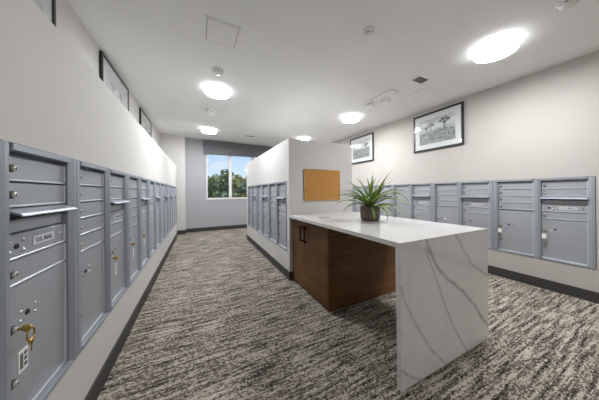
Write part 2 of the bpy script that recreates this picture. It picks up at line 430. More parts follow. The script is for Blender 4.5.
bpy.data.objects.remove(tob); bpy.data.curves.remove(tcv)

ROW = 0.0885; TOPZ = UH-0.033; G = 0.006
ME_FRAME = frame_mesh(); ME_TD = door_mesh(DW-0.004, ROW-G); ME_LOCK = lock_mesh(); ME_HOOD = hood_mesh(); ME_SLOT = slot_mesh(); ME_PLATE = plate_mesh()
ME_STUD = stud_mesh(0.0085); ME_RIV = stud_mesh(0.0068); ME_PEEP = peep_mesh()
P5 = TOPZ-5*ROW-G; P4 = TOPZ-4*ROW-0.012-G
ME_PD5 = door_mesh(DW-0.004, P5-0.022, 'parcel_door'); ME_PD4 = door_mesh(DW-0.004, P4-0.022, 'parcel_door'); ME_MP = door_mesh(DW-0.004, ROW-G, 'mail_panel')

def mailbox(label, loc, rz, five, group='mailbox units'):
    """two columns of doors; five = number of small doors in the left column"""
    t = thing('mailbox_unit', label, 'mailbox', loc, (0, 0, rz), group)
    obj('frame', ME_FRAME, None, t)
    xa, xb = ST+0.002, ST+DW+MT+0.002
    def tenant(x, i):
        d = obj('mailbox_door', ME_TD, None, t, (x, 0, TOPZ-(i+1)*ROW))
        obj('lock', ME_LOCK, None, d, (0.026, 0, (ROW-G)/2))
    def parcel(x, me, h):
        d = obj('parcel_door', me, None, t, (x, 0, 0.022))
        obj('lock', ME_LOCK, None, d, (0.026, 0, 0.322)); obj('lock', ME_LOCK, None, d, (0.026, 0, 0.143))
        obj('viewer', ME_PEEP, None, d, (0.105, 0, 0.347))
        for dx, dz in ((-0.032, 0.014), (-0.032, -0.018), (0.040, 0.014), (0.040, -0.018)): obj('rivet', ME_RIV, None, d, (0.105+dx, 0, 0.347+dz))
        return d
    for i in range(five): tenant(xa, i)
    da = parcel(xa, ME_PD5 if five == 5 else ME_PD4, 0)
    tenant(xb, 0); tenant(xb, 1)
    obj('hood', ME_HOOD, None, t, (xb, 0, TOPZ-2*ROW-0.012))
    obj('mail_slot', ME_SLOT, None, t, (xb, 0, TOPZ-3*ROW))
    mp = obj('mail_panel', ME_MP, None, t, (xb, 0, TOPZ-4*ROW))
    zz = (ROW-G)/2
    for dx, dz in ((0.028, 0.018), (0.028, -0.018), (0.088, 0.018), (0.088, -0.018), (0.300, 0.004)): obj('rivet', ME_STUD, None, mp, (dx, 0, zz+dz))
    obj('keyhole', ME_PEEP, None, mp, (0.058, 0, zz))
    pl = obj('name_plate', ME_PLATE, None, mp, (0.135, 0, zz-0.015))
    obj('lettering', ME_TEXT, None, pl, (0.064, 0.0190, 0.017), (PI/2, 0, 0))
    tenant(xb, 4)
    db = parcel(xb, ME_PD5, 0)
    return t, da, db

nth = ['nearest the camera', 'second from the camera', 'third from the camera', 'fourth from the camera', 'fifth from the camera', 'sixth from the camera', 'farthest from the camera']
extra = {0: ' with brass keys in it', 1: ', key tag in right column'}
LU = []
for k in range(7):
    LU.append(mailbox('silver mailbox unit on left wall, %s%s' % (nth[k], extra.get(k, '')), (LX, LY0+k*UW, LZ), PI/2, 5, 'mailbox units on the left wall'))
nr = ['nearest the camera at the right edge', 'second from the right edge, just right of the white counter', 'third from the right edge, behind the counter', 'behind the potted plant, left of its leaves', 'farthest, next to the corkboard wall']
nr = ['silver mailbox unit on right wall nearest the camera, ending at the bare wall',
      'silver mailbox unit on right wall, second nearest, partly hidden by the white counter',
      'silver mailbox unit on right wall, third nearest, just right of the plant',
      'silver mailbox unit on the right wall directly behind the potted plant',
      'silver mailbox unit on the right wall, farthest, mostly hidden by the corkboard wall']
RU = []
for k in range(5):
    RU.append(mailbox(nr[k], (RX, RY0+(k+1)*UW, RZ), -PI/2, 4, 'mailbox units on the right wall'))
np_ = ['silver mailbox unit in the partition side, nearest the corkboard end', 'silver mailbox unit in the partition side, middle of the three', 'silver mailbox unit in the partition side, nearest the window']
for k in range(3):
    mailbox(np_[k], (PX0, PYU+(k+1)*UW, PZ0), -PI/2, 4, 'mailbox units on the partition')

# sticker on the parcel door of the nearest left unit
bm = new_bm(); bx(bm, 0.062, 0.106, 0.0208, 0.0220, 0.150, 0.226)
for i, (a, b, c, d) in enumerate(((0.068, 0.082, 0.160, 0.214), (0.087, 0.101, 0.162, 0.176), (0.087, 0.101, 0.182, 0.196), (0.087, 0.101, 0.201, 0.215))):
    bx(bm, a, b, 0.0203, 0.0210, c, d, mi=1)
s = obj('sticker', bm, [M_PAPER, M_GREYM], LU[0][2]); s['label'] = 'white sticker with grey printing'

# keys and key tags hanging in the parcel locks (local frame of a unit, then placed in the world)
def unit_point(unit, col, dx, dz, dy=0.0):
    x = (ST if col == 0 else ST+DW+MT)+0.002+dx
    return unit.matrix_basis @ Vector((x, dy, dz+0.022))
def key_bm(bm, L=0.0):
    bx(bm, -0.0015, 0.0015, -0.006, 0.0025, -0.004, 0.004)
    Mx = Matrix.Translation((0, -0.016, 0)) @ Matrix.Rotation(PI/2, 4, 'Y')
    lathe(bm, [(0.0, 0.0014), (0.012, 0.0014), (0.013, 0), (0.012, -0.0014), (0.0, -0.0014)], 14, Mx)
p = unit_point(LU[0][0], 1, 0.027, 0.322)
k = thing('key_ring', 'brass key with a ring hanging in the lock of the nearest left mailbox', 'key', p, (0, 0, PI/2))
bm = new_bm(); key_bm(bm); obj('key', bm, M_BRASS, k)
bm = new_bm(); tube(bm, [(0.0+0.018*math.sin(a)+0.016, -0.018, -0.030+0.022*math.cos(a)) for a in [i*2*PI/20 for i in range(21)]], 0.0028, 8); obj('ring', bm, M_BRASS, k)
bm = new_bm(); bx(bm, 0.016, 0.021, -0.0195, -0.0165, -0.090, -0.050, 0.001); lathe(bm, [(0, .0016), (.012, .0016), (.012, -.0016), (0, -.0016)], 14, Matrix.Translation((0.018, -0.018, -0.056)) @ Matrix.Rotation(PI/2, 4, 'X')); obj('spare_key', bm, M_BRASS, k)

def key_tag(unit, col, label, L=0.05, w=0.022, dz=0.322, group='key tags hanging on the mailboxes', rz=0):
    p = unit_point(unit, col, 0.027, dz)
    t = thing('key_tag', label, 'key tag', p, (0, 0, rz), group)
    bm = new_bm(); key_bm(bm); obj('key', bm, M_BRASS, t)
    bm = new_bm(); tube(bm, [(0, -0.017, -0.010), (0, -0.017, -0.034)], 0.0016, 6); obj('string', bm, M_BRASS, t)
    bm = new_bm(); bx(bm, -w/2, w/2, -0.019, -0.016, -0.034-L, -0.034, 0.001); obj('tag', bm, M_PAPER, t)
key_tag(LU[1][0], 1, 'long white key tag hanging from the second left mailbox unit', 0.085, 0.020, rz=PI/2)
key_tag(LU[2][0], 0, 'white key tag hanging from the third left mailbox unit, left column', 0.085, 0.024, rz=PI/2)
key_tag(LU[2][0], 1, 'white key tag hanging from the third left mailbox unit, right column', 0.060, 0.024, rz=PI/2)
key_tag(RU[0][0], 0, 'white key tag on the left parcel door of the nearest right mailbox', 0.052, 0.036, rz=-PI/2)
key_tag(RU[0][0], 1, 'white key tag on the right parcel door of the nearest right mailbox', 0.055, 0.036, rz=-PI/2)

# ------------------------------------------------------------------ island: cabinet and quartz counter
CX0, CX1, CY0, CY1 = 1.120, 2.055, 1.718, 2.549
CTZ, CTH = 0.872, 0.030
cab = thing('cabinet', 'brown walnut base cabinet with two doors under the white counter', 'cabinet', (CX0, CY0, 0))
w, d = CX1-CX0, CY1-CY0
bm = new_bm()
bx(bm, 0.020, w, 0.0, d, 0.075, CTZ-CTH-0.001, 0.0015); obj('carcass', bm, M_WOOD, cab)
bm = new_bm(); bx(bm, 0.045, w-0.002, 0.018, d, 0.001, 0.075); obj('toe_kick', bm, M_DARK, cab)
bm = new_bm(); bx(bm, 0.001, 0.516, -0.018, -0.0005, 0.012, CTZ-CTH-0.002, 0.0012); obj('end_panel', bm, M_WOOD, cab)
bm = new_bm(); bx(bm, 0.5185, w, -0.015, -0.0005, 0.012, CTZ-CTH-0.002, 0.0012); obj('end_panel', bm, M_WOOD, cab)
for (a, b, hy) in ((0.003, 0.474, 0.429), (0.477, d-0.003, 0.529)):
    bm = new_bm(); bx(bm, 0.0, 0.019, a, b, 0.030, CTZ-CTH-0.008, 0.0012); dr = obj('cabinet_door', bm, M_WOOD, cab)
    bm = new_bm()
    bx(bm, -0.040, -0.024, hy-0.009, hy+0.009, 0.585, 0.770, 0.002)
    bx(bm, -0.030, -0.0005, hy-0.009, hy+0.009, 0.585, 0.603, 0.001); bx(bm, -0.030, -0.0005, hy-0.009, hy+0.009, 0.752, 0.770, 0.001)
    hd = obj('handle', bm, M_HANDLE, dr); hd['label'] = 'dark bronze bar handle'

# counter
KX0, KX1, KY0, KY1 = 1.056, 2.062, 0.842, 2.549
# vein paths in metres on the slab face (x, z), with half-width and strength
VEINS = [
 ([(0.242, 0.869), (0.257, 0.825), (0.348, 0.679), (0.451, 0.580), (0.551, 0.516), (0.651, 0.452), (0.810, 0.305), (1.000, 0.091)], 0.0085, 1),
 ([(0.247, 0.858), (0.251, 0.768), (0.347, 0.584), (0.448, 0.370), (0.558, 0.192), (0.708, -0.007)], 0.0048, 0.9),
 ([(0.539, 0.885), (0.618, 0.809), (0.686, 0.724), (0.781, 0.622), (0.916, 0.545), (1.023, 0.484)], 0.005, 0.85),
 ([(-0.021, 0.644), (0.004, 0.616), (0.045, 0.500), (0.152, 0.328), (0.267, 0.173), (0.448, -0.003)], 0.005, 0.8),
 ([(-0.040, 0.164), (-0.003, 0.129), (0.061, 0.072), (0.120, 0.034), (0.205, -0.010)], 0.0055, 0.8),
]
def seg_d(px, pz, a, b):
    dx, dz = b[0]-a[0], b[1]-a[1]; L = dx*dx+dz*dz
    t = 0 if L == 0 else max(0, min(1, ((px-a[0])*dx+(pz-a[1])*dz)/L))
    return math.hypot(px-a[0]-t*dx, pz-a[1]-t*dz)
from mathutils import noise as mnoise
def vein_at(x, z):
    n = mnoise.noise(Vector((x*14, z*14, 0.3)))*0.008
    n2 = mnoise.noise(Vector((x*14, z*14, 7.3)))*0.008
    v = 0
    for pts, wd, st in VEINS:
        dd = min(seg_d(x+n, z+n2, a, b) for a, b in zip(pts, pts[1:]))/1.9
        if dd < wd*2.2:
            f = max(0.0, 1-dd/wd)
            s = st*(f**0.8)*(0.75+0.5*mnoise.noise(Vector((x*25, z*25, 2))))
            v = max(v, s*0.8, 0.10*max(0, 1-dd/(wd*2.2)))
    return min(1, v)
ctr = thing('counter', 'white veined quartz counter with a waterfall end in front of the corkboard wall', 'counter', (KX0, KY0, 0))
w, d = KX1-KX0, KY1-KY0
bm = new_bm(); prism(bm, [(0.0003, CTZ), (d, CTZ), (d, CTZ-CTH), (0.0303, CTZ-CTH)], 0, w, 'x')
me = mesh_of('countertop', bm, M_QUARTZ); me.attributes.new('vein', 'FLOAT', 'POINT'); obj('countertop', me, None, ctr)
bm = new_bm(); NX, NZ = 190, 160; h = CTZ-0.0001; th = 0.030
grid = [[bm.verts.new((w*i/NX, 0.0, 0.001+(h-0.001)*j/NZ)) for j in range(NZ+1)] for i in range(NX+1)]
for i in range(NX):
    for j in range(NZ): bm.faces.new((grid[i][j], grid[i+1][j], grid[i+1][j+1], grid[i][j+1]))
bk = [bm.verts.new(p) for p in ((0, th, 0.001), (w, th, 0.001), (w, th, CTZ-CTH), (0, th, CTZ-CTH))]
bm.faces.new(bk)
bm.faces.new([grid[0][j] for j in range(NZ+1)]+[bk[3], bk[0]]); bm.faces.new([grid[NX][j] for j in range(NZ+1)]+[bk[2], bk[1]])
bm.faces.new([grid[i][0] for i in range(NX+1)]+[bk[1], bk[0]]); bm.faces.new([grid[i][NZ] for i in range(NX+1)]+[bk[2], bk[3]])
me = mesh_of('waterfall_panel', bm, M_QUARTZ)
at = me.attributes.new('vein', 'FLOAT', 'POINT')
at.data.foreach_set('value', [vein_at(v.co.x, v.co.z) if v.co.y < 0.001 else 0.0 for v in me.vertices])
o = obj('waterfall_panel', me, None, ctr); o['label'] = 'upright end slab with long grey veins'

# flush round grommet
gr = thing('grommet', 'round brushed metal grommet set flush in the counter near the corkboard', 'grommet', (1.325, 2.105, CTZ))
bm = new_bm(); lathe(bm, [(0.0, 0.001), (0.068, 0.001), (0.070, 0.0005), (0.070, 0.0002)], 40); obj('lid', bm, M_SILV, gr)
bm = new_bm(); lathe(bm, [(0.070, 0.0003), (0.071, 0.0022), (0.078, 0.0022), (0.080, 0.0003)], 40); obj('ring', bm, M_SILV, gr)

# ------------------------------------------------------------------ potted plant
PP = (1.605, 1.640, CTZ)
pt = thing('potted_plant', 'green strap-leaved plant in a brown ceramic pot on the white counter', 'plant', PP)
bm = new_bm()
lathe(bm, [(0, 0.0005), (0.078, 0.0005), (0.090, 0.008), (0.097, 0.035), (0.099, 0.10), (0.099, 0.148), (0.097, 0.152), (0.091, 0.150), (0.090, 0.13), (0, 0.13)], 40)
obj('pot', bm, M_POT, pt)
bm = new_bm(); lathe(bm, [(0, 0.137), (0.05, 0.139), (0.0895, 0.132), (0.0895, 0.131), (0, 0.131)], 24); obj('soil', bm, M_SOIL, pt)
YAW = 0.45096
RV = Vector((math.cos(YAW), -math.sin(YAW), 0)); FV = Vector((math.sin(YAW), math.cos(YAW), 0))
def leaf(bm, az, el, L, droop, wd, twist=0.0):
    """az: direction from the camera's right-hand side, anticlockwise seen from above"""
    h = RV*math.cos(az)+FV*math.sin(az); up = Vector((0, 0, 1)); side = h.cross(up)
    p = h*random.uniform(0.005, 0.035)+side*random.uniform(-0.02, 0.02)+up*0.135
    n = 12; prev = None; a = el
    for i in range(n+1):
        t = i/n
        wr = wd*(0.55+0.9*t)*(1 if t < 0.4 else 1)*(1-t**2.6) if t < 1 else 0
        wr = wd*min(1, 0.5+1.6*t)*max(0.03, (1-t**2.2))
        dirv = h*math.cos(a)+up*math.sin(a); nrm = (up*math.cos(a)-h*math.sin(a))
        s2 = (side*math.cos(twist*t)+nrm*math.sin(twist*t))
        c = p.copy(); r = wr/2
        row = [bm.verts.new(c-s2*r+nrm*r*0.45), bm.verts.new(c), bm.verts.new(c+s2*r+nrm*r*0.45)]
        # keep the leaf clear of the counter
        for v in row:
            if v.co.z < 0.012: v.co.z = 0.012
        if prev:
            for k in range(2):
                f = bm.faces.new((prev[k], prev[k+1], row[k+1], row[k])); f.smooth = True
        prev = row
        p = p+dirv*(L/n); a -= droop/n*(0.5+1.0*t)
bm = new_bm()
A = math.radians
spec = [  # az, elevation, length, droop, width
 (180, 52, .36, 75, .034), (185, 30, .40, 62, .034), (176, 64, .40, 105, .036), (188, 34, .42, 95, .036), (172, 55, .38, 125, .036), (200, 45, .34, 95, .038),
 (165, 74, .40, 60, .032), (150, 82, .36, 30, .036), (60, 83, .38, 30, .036), (20, 70, .46, 32, .038), (10, 62, .45, 45, .034), (350, 60, .38, 100, .038),
 (2, 56, .50, 125, .046), (346, 40, .46, 120, .050), (5, 48, .38, 60, .030), (356, 52, .48, 140, .042), (330, 60, .38, 140, .044), (304, 20, .34, 110, .050),
 (286, 18, .33, 112, .054), (262, 12, .27, 105, .046), (245, 62, .32, 130, .040), (225, 58, .36, 120, .038), (206, 26, .38, 90, .038), (120, 60, .36, 90, .036),
 (100, 52, .34, 90, .036), (75, 58, .36, 100, .036), (45, 62, .38, 80, .036), (140, 50, .34, 90, .036), (270, 85, .34, 40, .038), (230, 82, .36, 50, .036),
 (310, 80, .34, 60, .038), (195, 78, .36, 60, .034), (15, 84, .36, 30, .034), (14, 66, .50, 25, .040), (22, 60, .46, 30, .036), (128, 70, .40, 60, .036), (178, 44, .40, 70, .038), (40, 76, .40, 50, .036), (160, 62, .36, 100, .036), (322, 24, .36, 105, .046), (340, 22, .38, 85, .044), (190, 56, .38, 110, .040), (205, 72, .34, 90, .040), (30, 58, .34, 90, .036), (285, 78, .32, 90, .046), (290, 70, .30, 130, .044)
]
for az, el, L, dr_, wd in spec:
    leaf(bm, A(az+random.uniform(-6, 6)), A(el+random.uniform(-3, 3)), L*random.uniform(.93, 1.03), A(dr_), wd, random.uniform(-.5, .5))
obj('foliage', bm, M_LEAF, pt)

# ------------------------------------------------------------------ corkboard
cb = thing('corkboard', 'orange-brown corkboard with a thin light wood frame on the partition end', 'corkboard', (1.595, PY0, 1.050))
bm = new_bm(); bx(bm, -0.288, 0.288, -0.014, -0.002, 0.012, 0.428); obj('cork_panel', bm, M_CORK, cb)
bm = new_bm()
bx(bm, -0.301, -0.288, -0.020, -0.001, 0, 0.440, 0.002); bx(bm, 0.288, 0.301, -0.020, -0.001, 0, 0.440, 0.002)
bx(bm, -0.288, 0.288, -0.020, -0.001, 0, 0.012, 0.002); bx(bm, -0.288, 0.288, -0.020, -0.001, 0.428, 0.440, 0.002)
obj('frame', bm, M_LWOOD, cb)

# ------------------------------------------------------------------ framed desert prints
def desert(seed, trees, horizon=0.50):
    """tone function of a black-and-white desert photograph, u and v in 0..1"""
    rnd = random.Random(seed)
    branches = []
    for (tu, tv, hgt) in trees:
        branches.append((tu, tv, tu+rnd.uniform(-.008, .008), tv+hgt*.5, .017*hgt/.4))
        for q in range(6):
            a = math.radians(28+q*25+rnd.uniform(-8, 8)); l = hgt*rnd.uniform(.34, .46)
            ex, ey = tu+math.cos(a)*l*.62, tv+hgt*.48+math.sin(a)*l
            branches.append((tu, tv+hgt*.46, ex, ey, .010*hgt/.4)); branches.append((ex-.012, ey, ex+.012, ey+.012, .026*hgt/.4))
    off = seed*3.7
    def f(u, v):
        n = mnoise.fractal(Vector((u*5+off, v*9, 0)), 1.0, 2.0, 4)
        if v > horizon+0.02*math.sin(u*7+off):
            t = (v-horizon)/(1-horizon)
            g = 0.74-0.26*t+0.22*n
            if v < horizon+0.10+0.035*math.sin(u*9+off*2): g = 0.50+0.06*n
        else:
            n2 = mnoise.fractal(Vector((u*26+off, v*40, 4)), 0.9, 2.0, 3)
            g = 0.27+0.42*n2+0.12*n
        for (a, b, c, d_, w_) in branches:
            if seg_d(u*1.5, v, (a*1.5, b), (c*1.5, d_)) < w_: g = 0.05+0.04*abs(n)
        g = max(0.02, min(0.85, g))
        return (g, g, g*1.03)
    return f

def picture(label, wall, y0, y1, z0, z1, tone, grp):
    wd, ht = y1-y0, z1-z0
    if wall == 'R': loc, rz = (RX-0.002, (y0+y1)/2, z0), -PI/2
    else: loc, rz = (WX+0.002, (y0+y1)/2, z0), PI/2
    t = thing('framed_picture', label, 'picture', loc, (0, 0, rz), grp)
    fw = 0.030; h = wd/2
    bm = new_bm()
    bx(bm, -h, -h+fw, -0.027, 0, 0, ht, 0.003); bx(bm, h-fw, h, -0.027, 0, 0, ht, 0.003)
    bx(bm, -h+fw, h-fw, -0.027, 0, 0, fw, 0.003); bx(bm, -h+fw, h-fw, -0.027, 0, ht-fw, ht, 0.003)
    obj('frame', bm, M_FRAME, t)
    bm = new_bm(); bx(bm, -h+fw, h-fw, -0.016, -0.006, fw, ht-fw); obj('passepartout', bm, M_MAT, t)
    mg = 0.085; pw, ph = wd-2*fw-2*mg, ht-2*fw-2*mg
    bm = new_bm(); NU, NV = 120, 78
    g = [[bm.verts.new((-pw/2+pw*i/NU, -0.0172, fw+mg+ph*j/NV)) for j in range(NV+1)] for i in range(NU+1)]
    for i in range(NU):
        for j in range(NV): bm.faces.new((g[i][j], g[i+1][j], g[i+1][j+1], g[i][j+1]))
    me = bpy.data.meshes.new('photo_print'); bm.normal_update(); bm.to_mesh(me); bm.free(); me.materials.append(M_PRINT)
    at = me.attributes.new('tone', 'FLOAT_COLOR', 'POINT'); buf = []
    for i in range(NU+1):
        for j in range(NV+1): buf += [*tone(i/NU, j/NV), 1.0]
    at.data.foreach_set('color', buf)
    obj('photo_print', me, None, t)
    bm = new_bm(); bx(bm, -h+fw, h-fw, -0.0235, -0.0205, fw, ht-fw); obj('glass', bm, M_GLASS, t)
    return t
picture('black framed desert print with a tall joshua tree, on the right wall', 'R', 1.778, 2.603, 1.884, 2.546, desert(1, [(.73, .45, .50), (.35, .50, .30), (.22, .50, .22)]), 'framed prints on the right wall')
picture('smaller-looking black framed desert print on the right wall, next to the partition', 'R', 3.617, 4.437, 1.890, 2.552, desert(2, [(.80, .42, .40)], .52), 'framed prints on the right wall')
for a, b, lb, tr in ((1.18, 2.125, 'black framed print on the far left wall, cut by the top edge of the photo', [(.8, .4, .5)]),
                     (2.93, 3.875, 'black framed print on the far left wall, middle of three above the ledge', [(.3, .45, .4), (.7, .45, .35)]),
                     (4.58, 5.50, 'black framed print on the far left wall, nearest the window', [(.55, .42, .45)])):
    picture(lb, 'L', a, b, 2.05, 2.712, desert(int(a*10), tr), 'framed prints on the left wall')

# ------------------------------------------------------------------ ceiling fixtures
def on_ceiling(name, label, cat, x, y, group=None, rz=0):
    t = thing(name, label, cat, (x, y, zc(x, y)-0.0015), (0, 0, 0), group)
    t.rotation_euler = (TILT[0], TILT[1], 0) if not rz else (Matrix.Rotation(TILT[0], 3, 'X') @ Matrix.Rotation(TILT[1], 3, 'Y') @ Matrix.Rotation(rz, 3, 'Z')).to_euler()
    return t
def lamp_meshes():
    bm = new_bm(); lathe(bm, [(0, 0), (0.162, 0), (0.165, -0.004), (0.165, -0.020), (0.158, -0.022), (0, -0.022)], 48); a = mesh_of('base_ring', bm, M_WHITE)
    bm = new_bm(); lathe(bm, [(0.1685, -0.018), (0.170, -0.062), (0.165, -0.070)], 48, mi=1); lathe(bm, [(0.165, -0.070), (0.15, -0.074), (0.08, -0.077), (0, -0.078)], 48); b = mesh_of('diffuser', bm, [M_LAMP, M_RIM])
    bm = new_bm(); bx(bm, 0.171, 0.177, -0.006, 0.006, -0.030, -0.004, 0.001); bx(bm, 0.164, 0.171, -0.006, 0.006, -0.012, -0.004); c = mesh_of('clip', bm, M_WHITE)
    return a, b, c
LA, LB, LC = lamp_meshes()
for x, y, lb in ((2.685, 1.020, 'round glowing drum light on the ceiling, large at the upper right'),
                 (2.735, 3.290, 'round glowing drum light on the ceiling above the right print'),
                 (2.690, 5.300, 'round glowing drum light on the ceiling hidden behind the partition top'),
                 (0.258, 3.350, 'round glowing drum light above the left aisle, nearer one'),
                 (2.685, -2.450, 'round drum light on the ceiling behind the camera, right side'),
                 (0.235, 5.690, 'round glowing drum light above the left aisle, nearer the window')):
    t = on_ceiling('ceiling_light', lb, 'ceiling light', x, y, 'drum ceiling lights')
    obj('base_ring', LA, None, t); obj('diffuser', LB, None, t)
    for q in range(3): obj('clip', LC, None, t, (0, 0, 0), (0, 0, 0.6+q*2*PI/3))

def vent(label, x, y, wx, wy, rz=0):
    t = on_ceiling('air_vent', label, 'vent', x, y, 'ceiling vents', rz)
    bm = new_bm()
    bx(bm, -wx/2, wx/2, -wy/2, -wy/2+.02, -0.010, 0, 0.002); bx(bm, -wx/2, wx/2, wy/2-.02, wy/2, -0.010, 0, 0.002)
    bx(bm, -wx/2, -wx/2+.02, -wy/2+.02, wy/2-.02, -0.010, 0, 0.002); bx(bm, wx/2-.02, wx/2, -wy/2+.02, wy/2-.02, -0.010, 0, 0.002)
    obj('frame', bm, M_WHITE, t)
    bm = new_bm(); bx(bm, -wx/2+.02, wx/2-.02, -wy/2+.02, wy/2-.02, -0.002, -0.0005); obj('backing', bm, M_DARK, t)
    bm = new_bm(); n = 7
    for i in range(n):
        yy = -wy/2+.02+(wy-.04)*(i+.5)/n
        prism(bm, [(yy-.006, -.003), (yy+.004, -.009), (yy+.006, -.009), (yy-.004, -.003)], -wx/2+.02, wx/2-.02, 'x')
    obj('grille', bm, M_GREYM, t)
vent('grey slotted air vent in the ceiling above the right print', 2.63, 1.765, 0.22, 0.15)
vent('small grey air vent in the ceiling in front of the window shade', 1.30, 5.82, 0.28, 0.12)

def hatch(label, x, y, wx, wy, gap):
    t = on_ceiling('access_panel', label, 'ceiling panel', x, y, 'ceiling access panels')
    bm = new_bm(); e = .018
    bx(bm, -wx/2, wx/2, -wy/2, -wy/2+e, -0.005, 0, 0.0015); bx(bm, -wx/2, wx/2, wy/2-e, wy/2, -0.005, 0, 0.0015)
    bx(bm, -wx/2, -wx/2+e, -wy/2+e, wy/2-e, -0.005, 0, 0.0015); bx(bm, wx/2-e, wx/2, -wy/2+e, wy/2-e, -0.005, 0, 0.0015)
    obj('frame', bm, M_CEIL, t)
    bm = new_bm(); bx(bm, -wx/2+e+gap, wx/2-e-gap, -wy/2+e+gap, wy/2-e-gap, -0.006, 0, 0.001); obj('door', bm, M_CEIL, t)
    bm = new_bm(); bx(bm, -wx/2+e, wx/2-e, -wy/2+e, wy/2-e, -0.0008, -0.0002); obj('shadow_gap', bm, M_DARK, t)
hatch('white square access panel in the ceiling at the upper left', 0.212, 2.125, 0.31, 0.34, 0.004)
hatch('faint white access panel in the ceiling beside the right grey vent', 3.020, 2.055, 0.28, 0.31, 0.002)

def detector(label, x, y, r, grp='smoke detectors', dark=False):
    t = on_ceiling('smoke_detector', label, 'smoke detector', x, y, grp)
    bm = new_bm(); lathe(bm, [(0, 0), (r, 0), (r, -0.010), (r*.93, -0.014), (0, -0.014)], 32); obj('mount', bm, M_WHITE, t)
    bm = new_bm(); lathe(bm, [(r*.80, -0.014), (r*.80, -0.024), (r*.68, -0.040), (r*.45, -0.050), (0, -0.052)], 32); hd = obj('head', bm, M_WHITE, t)
    bm = new_bm()
    for q in range(8):
        a = q*PI/4; Mx = Matrix.Rotation(a, 4, 'Z')
        vs = bx(bm, r*.62, r*.79, -r*.14, r*.14, -0.031, -0.025)
        bmesh.ops.transform(bm, matrix=Mx, verts=vs)
    obj('sensing_slot', bm, M_GREYM, hd)
    return t
detector('round smoke detector on the ceiling just before the nearer left drum light', 0.227, 2.80, 0.075)
detector('round smoke detector on the plain ceiling above the counter', 1.43, 1.455, 0.055)
detector('ceiling smoke detector cut off by the top edge at the right', 2.545, 0.53, 0.065)

t = on_ceiling('strobe_alarm', 'small white alarm strobe on the ceiling between the two left drum lights', 'alarm', 0.217, 4.30)
bm = new_bm(); lathe(bm, [(0, 0), (0.095, 0), (0.095, -0.018), (0.087, -0.026), (0, -0.026)], 32); obj('housing', bm, M_WHITE, t)
bm = new_bm(); bx(bm, -0.030, 0.070, -0.05, 0.05, -0.115, -0.0265, 0.018, 2); obj('lens', bm, M_PAPER, t)

t = on_ceiling('emergency_light', 'white emergency light fixture with small lamp heads on the ceiling over the right print', 'emergency light', 2.585, 2.32)
bm = new_bm(); bx(bm, -0.085, 0.085, -0.20, 0.20, -0.022, 0, 0.005); obj('base_plate', bm, M_WHITE, t)
for (dx, dy) in ((0.075, 0.10), (0.090, -0.02)):
    bm = new_bm(); tube(bm, [(dx*.7, dy, -0.022), (dx, dy, -0.05)], 0.008, 8)
    lathe(bm, [(0, 0.03), (0.018, 0.03), (0.030, 0.0), (0.032, -0.022), (0.026, -0.026), (0, -0.024)], 18, Matrix.Translation((dx, dy, -0.062)) @ Matrix.Rotation(0.9, 4, 'X') @ Matrix.Rotation(0.3, 4, 'Y'))
    obj('lamp_head', bm, M_WHITE, t)
bm = new_bm(); tube(bm, [(-0.02, 0.18, -0.022), (-0.01, 0.26, -0.05)], 0.010, 8)
lathe(bm, [(0, 0.0), (0.030, 0.0), (0.034, 0.01), (0.034, 0.15), (0.028, 0.16), (0, 0.158)], 18, Matrix.Translation((0.02, 0.24, -0.055)) @ Matrix.Rotation(-1.45, 4, 'X'))
o = obj('spot_head', bm, M_WHITE, t)

# ------------------------------------------------------------------ outside the window
bm = new_bm(); bx(bm, -30, 50, BY+0.3, 90, -4.0, -3.0); g = struct('ground', bm, M_GROUND, label='ground outside the window')
def tree(label, x, y, h, r, mat, seed):
    rnd = random.Random(seed)
    t = thing('tree', label, 'tree', (x, y, -3.0), group='trees outside the window')
    bm = new_bm(); tube(bm, [(0, 0, 0), (0.08, 0.05, h*.3), (0.0, 0.1, h*.62)], [.16, .12, .06], 8)
    for q in range(5):
        a = q*1.3+rnd.random(); tube(bm, [(0.05, 0.05, h*(.28+.05*q)), (math.cos(a)*r*.6, math.sin(a)*r*.6, h*(.5+.06*q))], [.06, .02], 6)
    obj('trunk', bm, M_BARK, t)
    bm = new_bm()
    lumps = [(rnd.uniform(-.75, .75)*r, rnd.uniform(-.75, .75)*r, h*rnd.uniform(.30, .84), r*rnd.uniform(.30, .50)) for _ in range(16)]+[(0, 0, h*.88, r*.40)]
    for (lx, ly, lz, lr) in lumps:
        for _ in range(150):
            v = Vector((rnd.gauss(0, 1), rnd.gauss(0, 1), rnd.gauss(0, 1))).normalized()*lr*rnd.uniform(.72, 1.05)
            c = Vector((lx, ly, lz))+Vector((v.x, v.y, v.z*.85))
            if c.z < .2: continue
            n = (v.normalized()+Vector((rnd.uniform(-.6, .6), rnd.uniform(-.6, .6), rnd.uniform(-.3, .8)))).normalized()
            a = n.cross(Vector((0.2, 0.1, 1))).normalized(); b = n.cross(a); s = rnd.uniform(.10, .17)
            ang = rnd.uniform(0, PI); a2 = a*math.cos(ang)+b*math.sin(ang); b2 = b*math.cos(ang)-a*math.sin(ang)
            bm.faces.new([bm.verts.new(c+a2*s), bm.verts.new(c+b2*s*.5), bm.verts.new(c-a2*s), bm.verts.new(c-b2*s*.5)])
    obj('crown', bm, mat, t)
tree('olive green tree outside, behind the left edge of the window', 0.0, 18.6, 6.2, 1.35, M_TREE[1], 3)
tree('tall dark tree outside, left of the window mullion', 1.75, 15.2, 6.15, 1.1, M_TREE[0], 4)
tree('bluish green tree outside, right of the window mullion', 2.95, 13.0, 5.75, 0.85, M_TREE[2], 5)
tree('dark tree outside, at the right edge of the window next to the partition', 4.7, 16.4, 5.9, 1.1, M_TREE[0], 6)
tree('olive tree outside, filling the gap behind the mullion', 3.1, 19.2, 6.1, 1.2, M_TREE[1], 8)
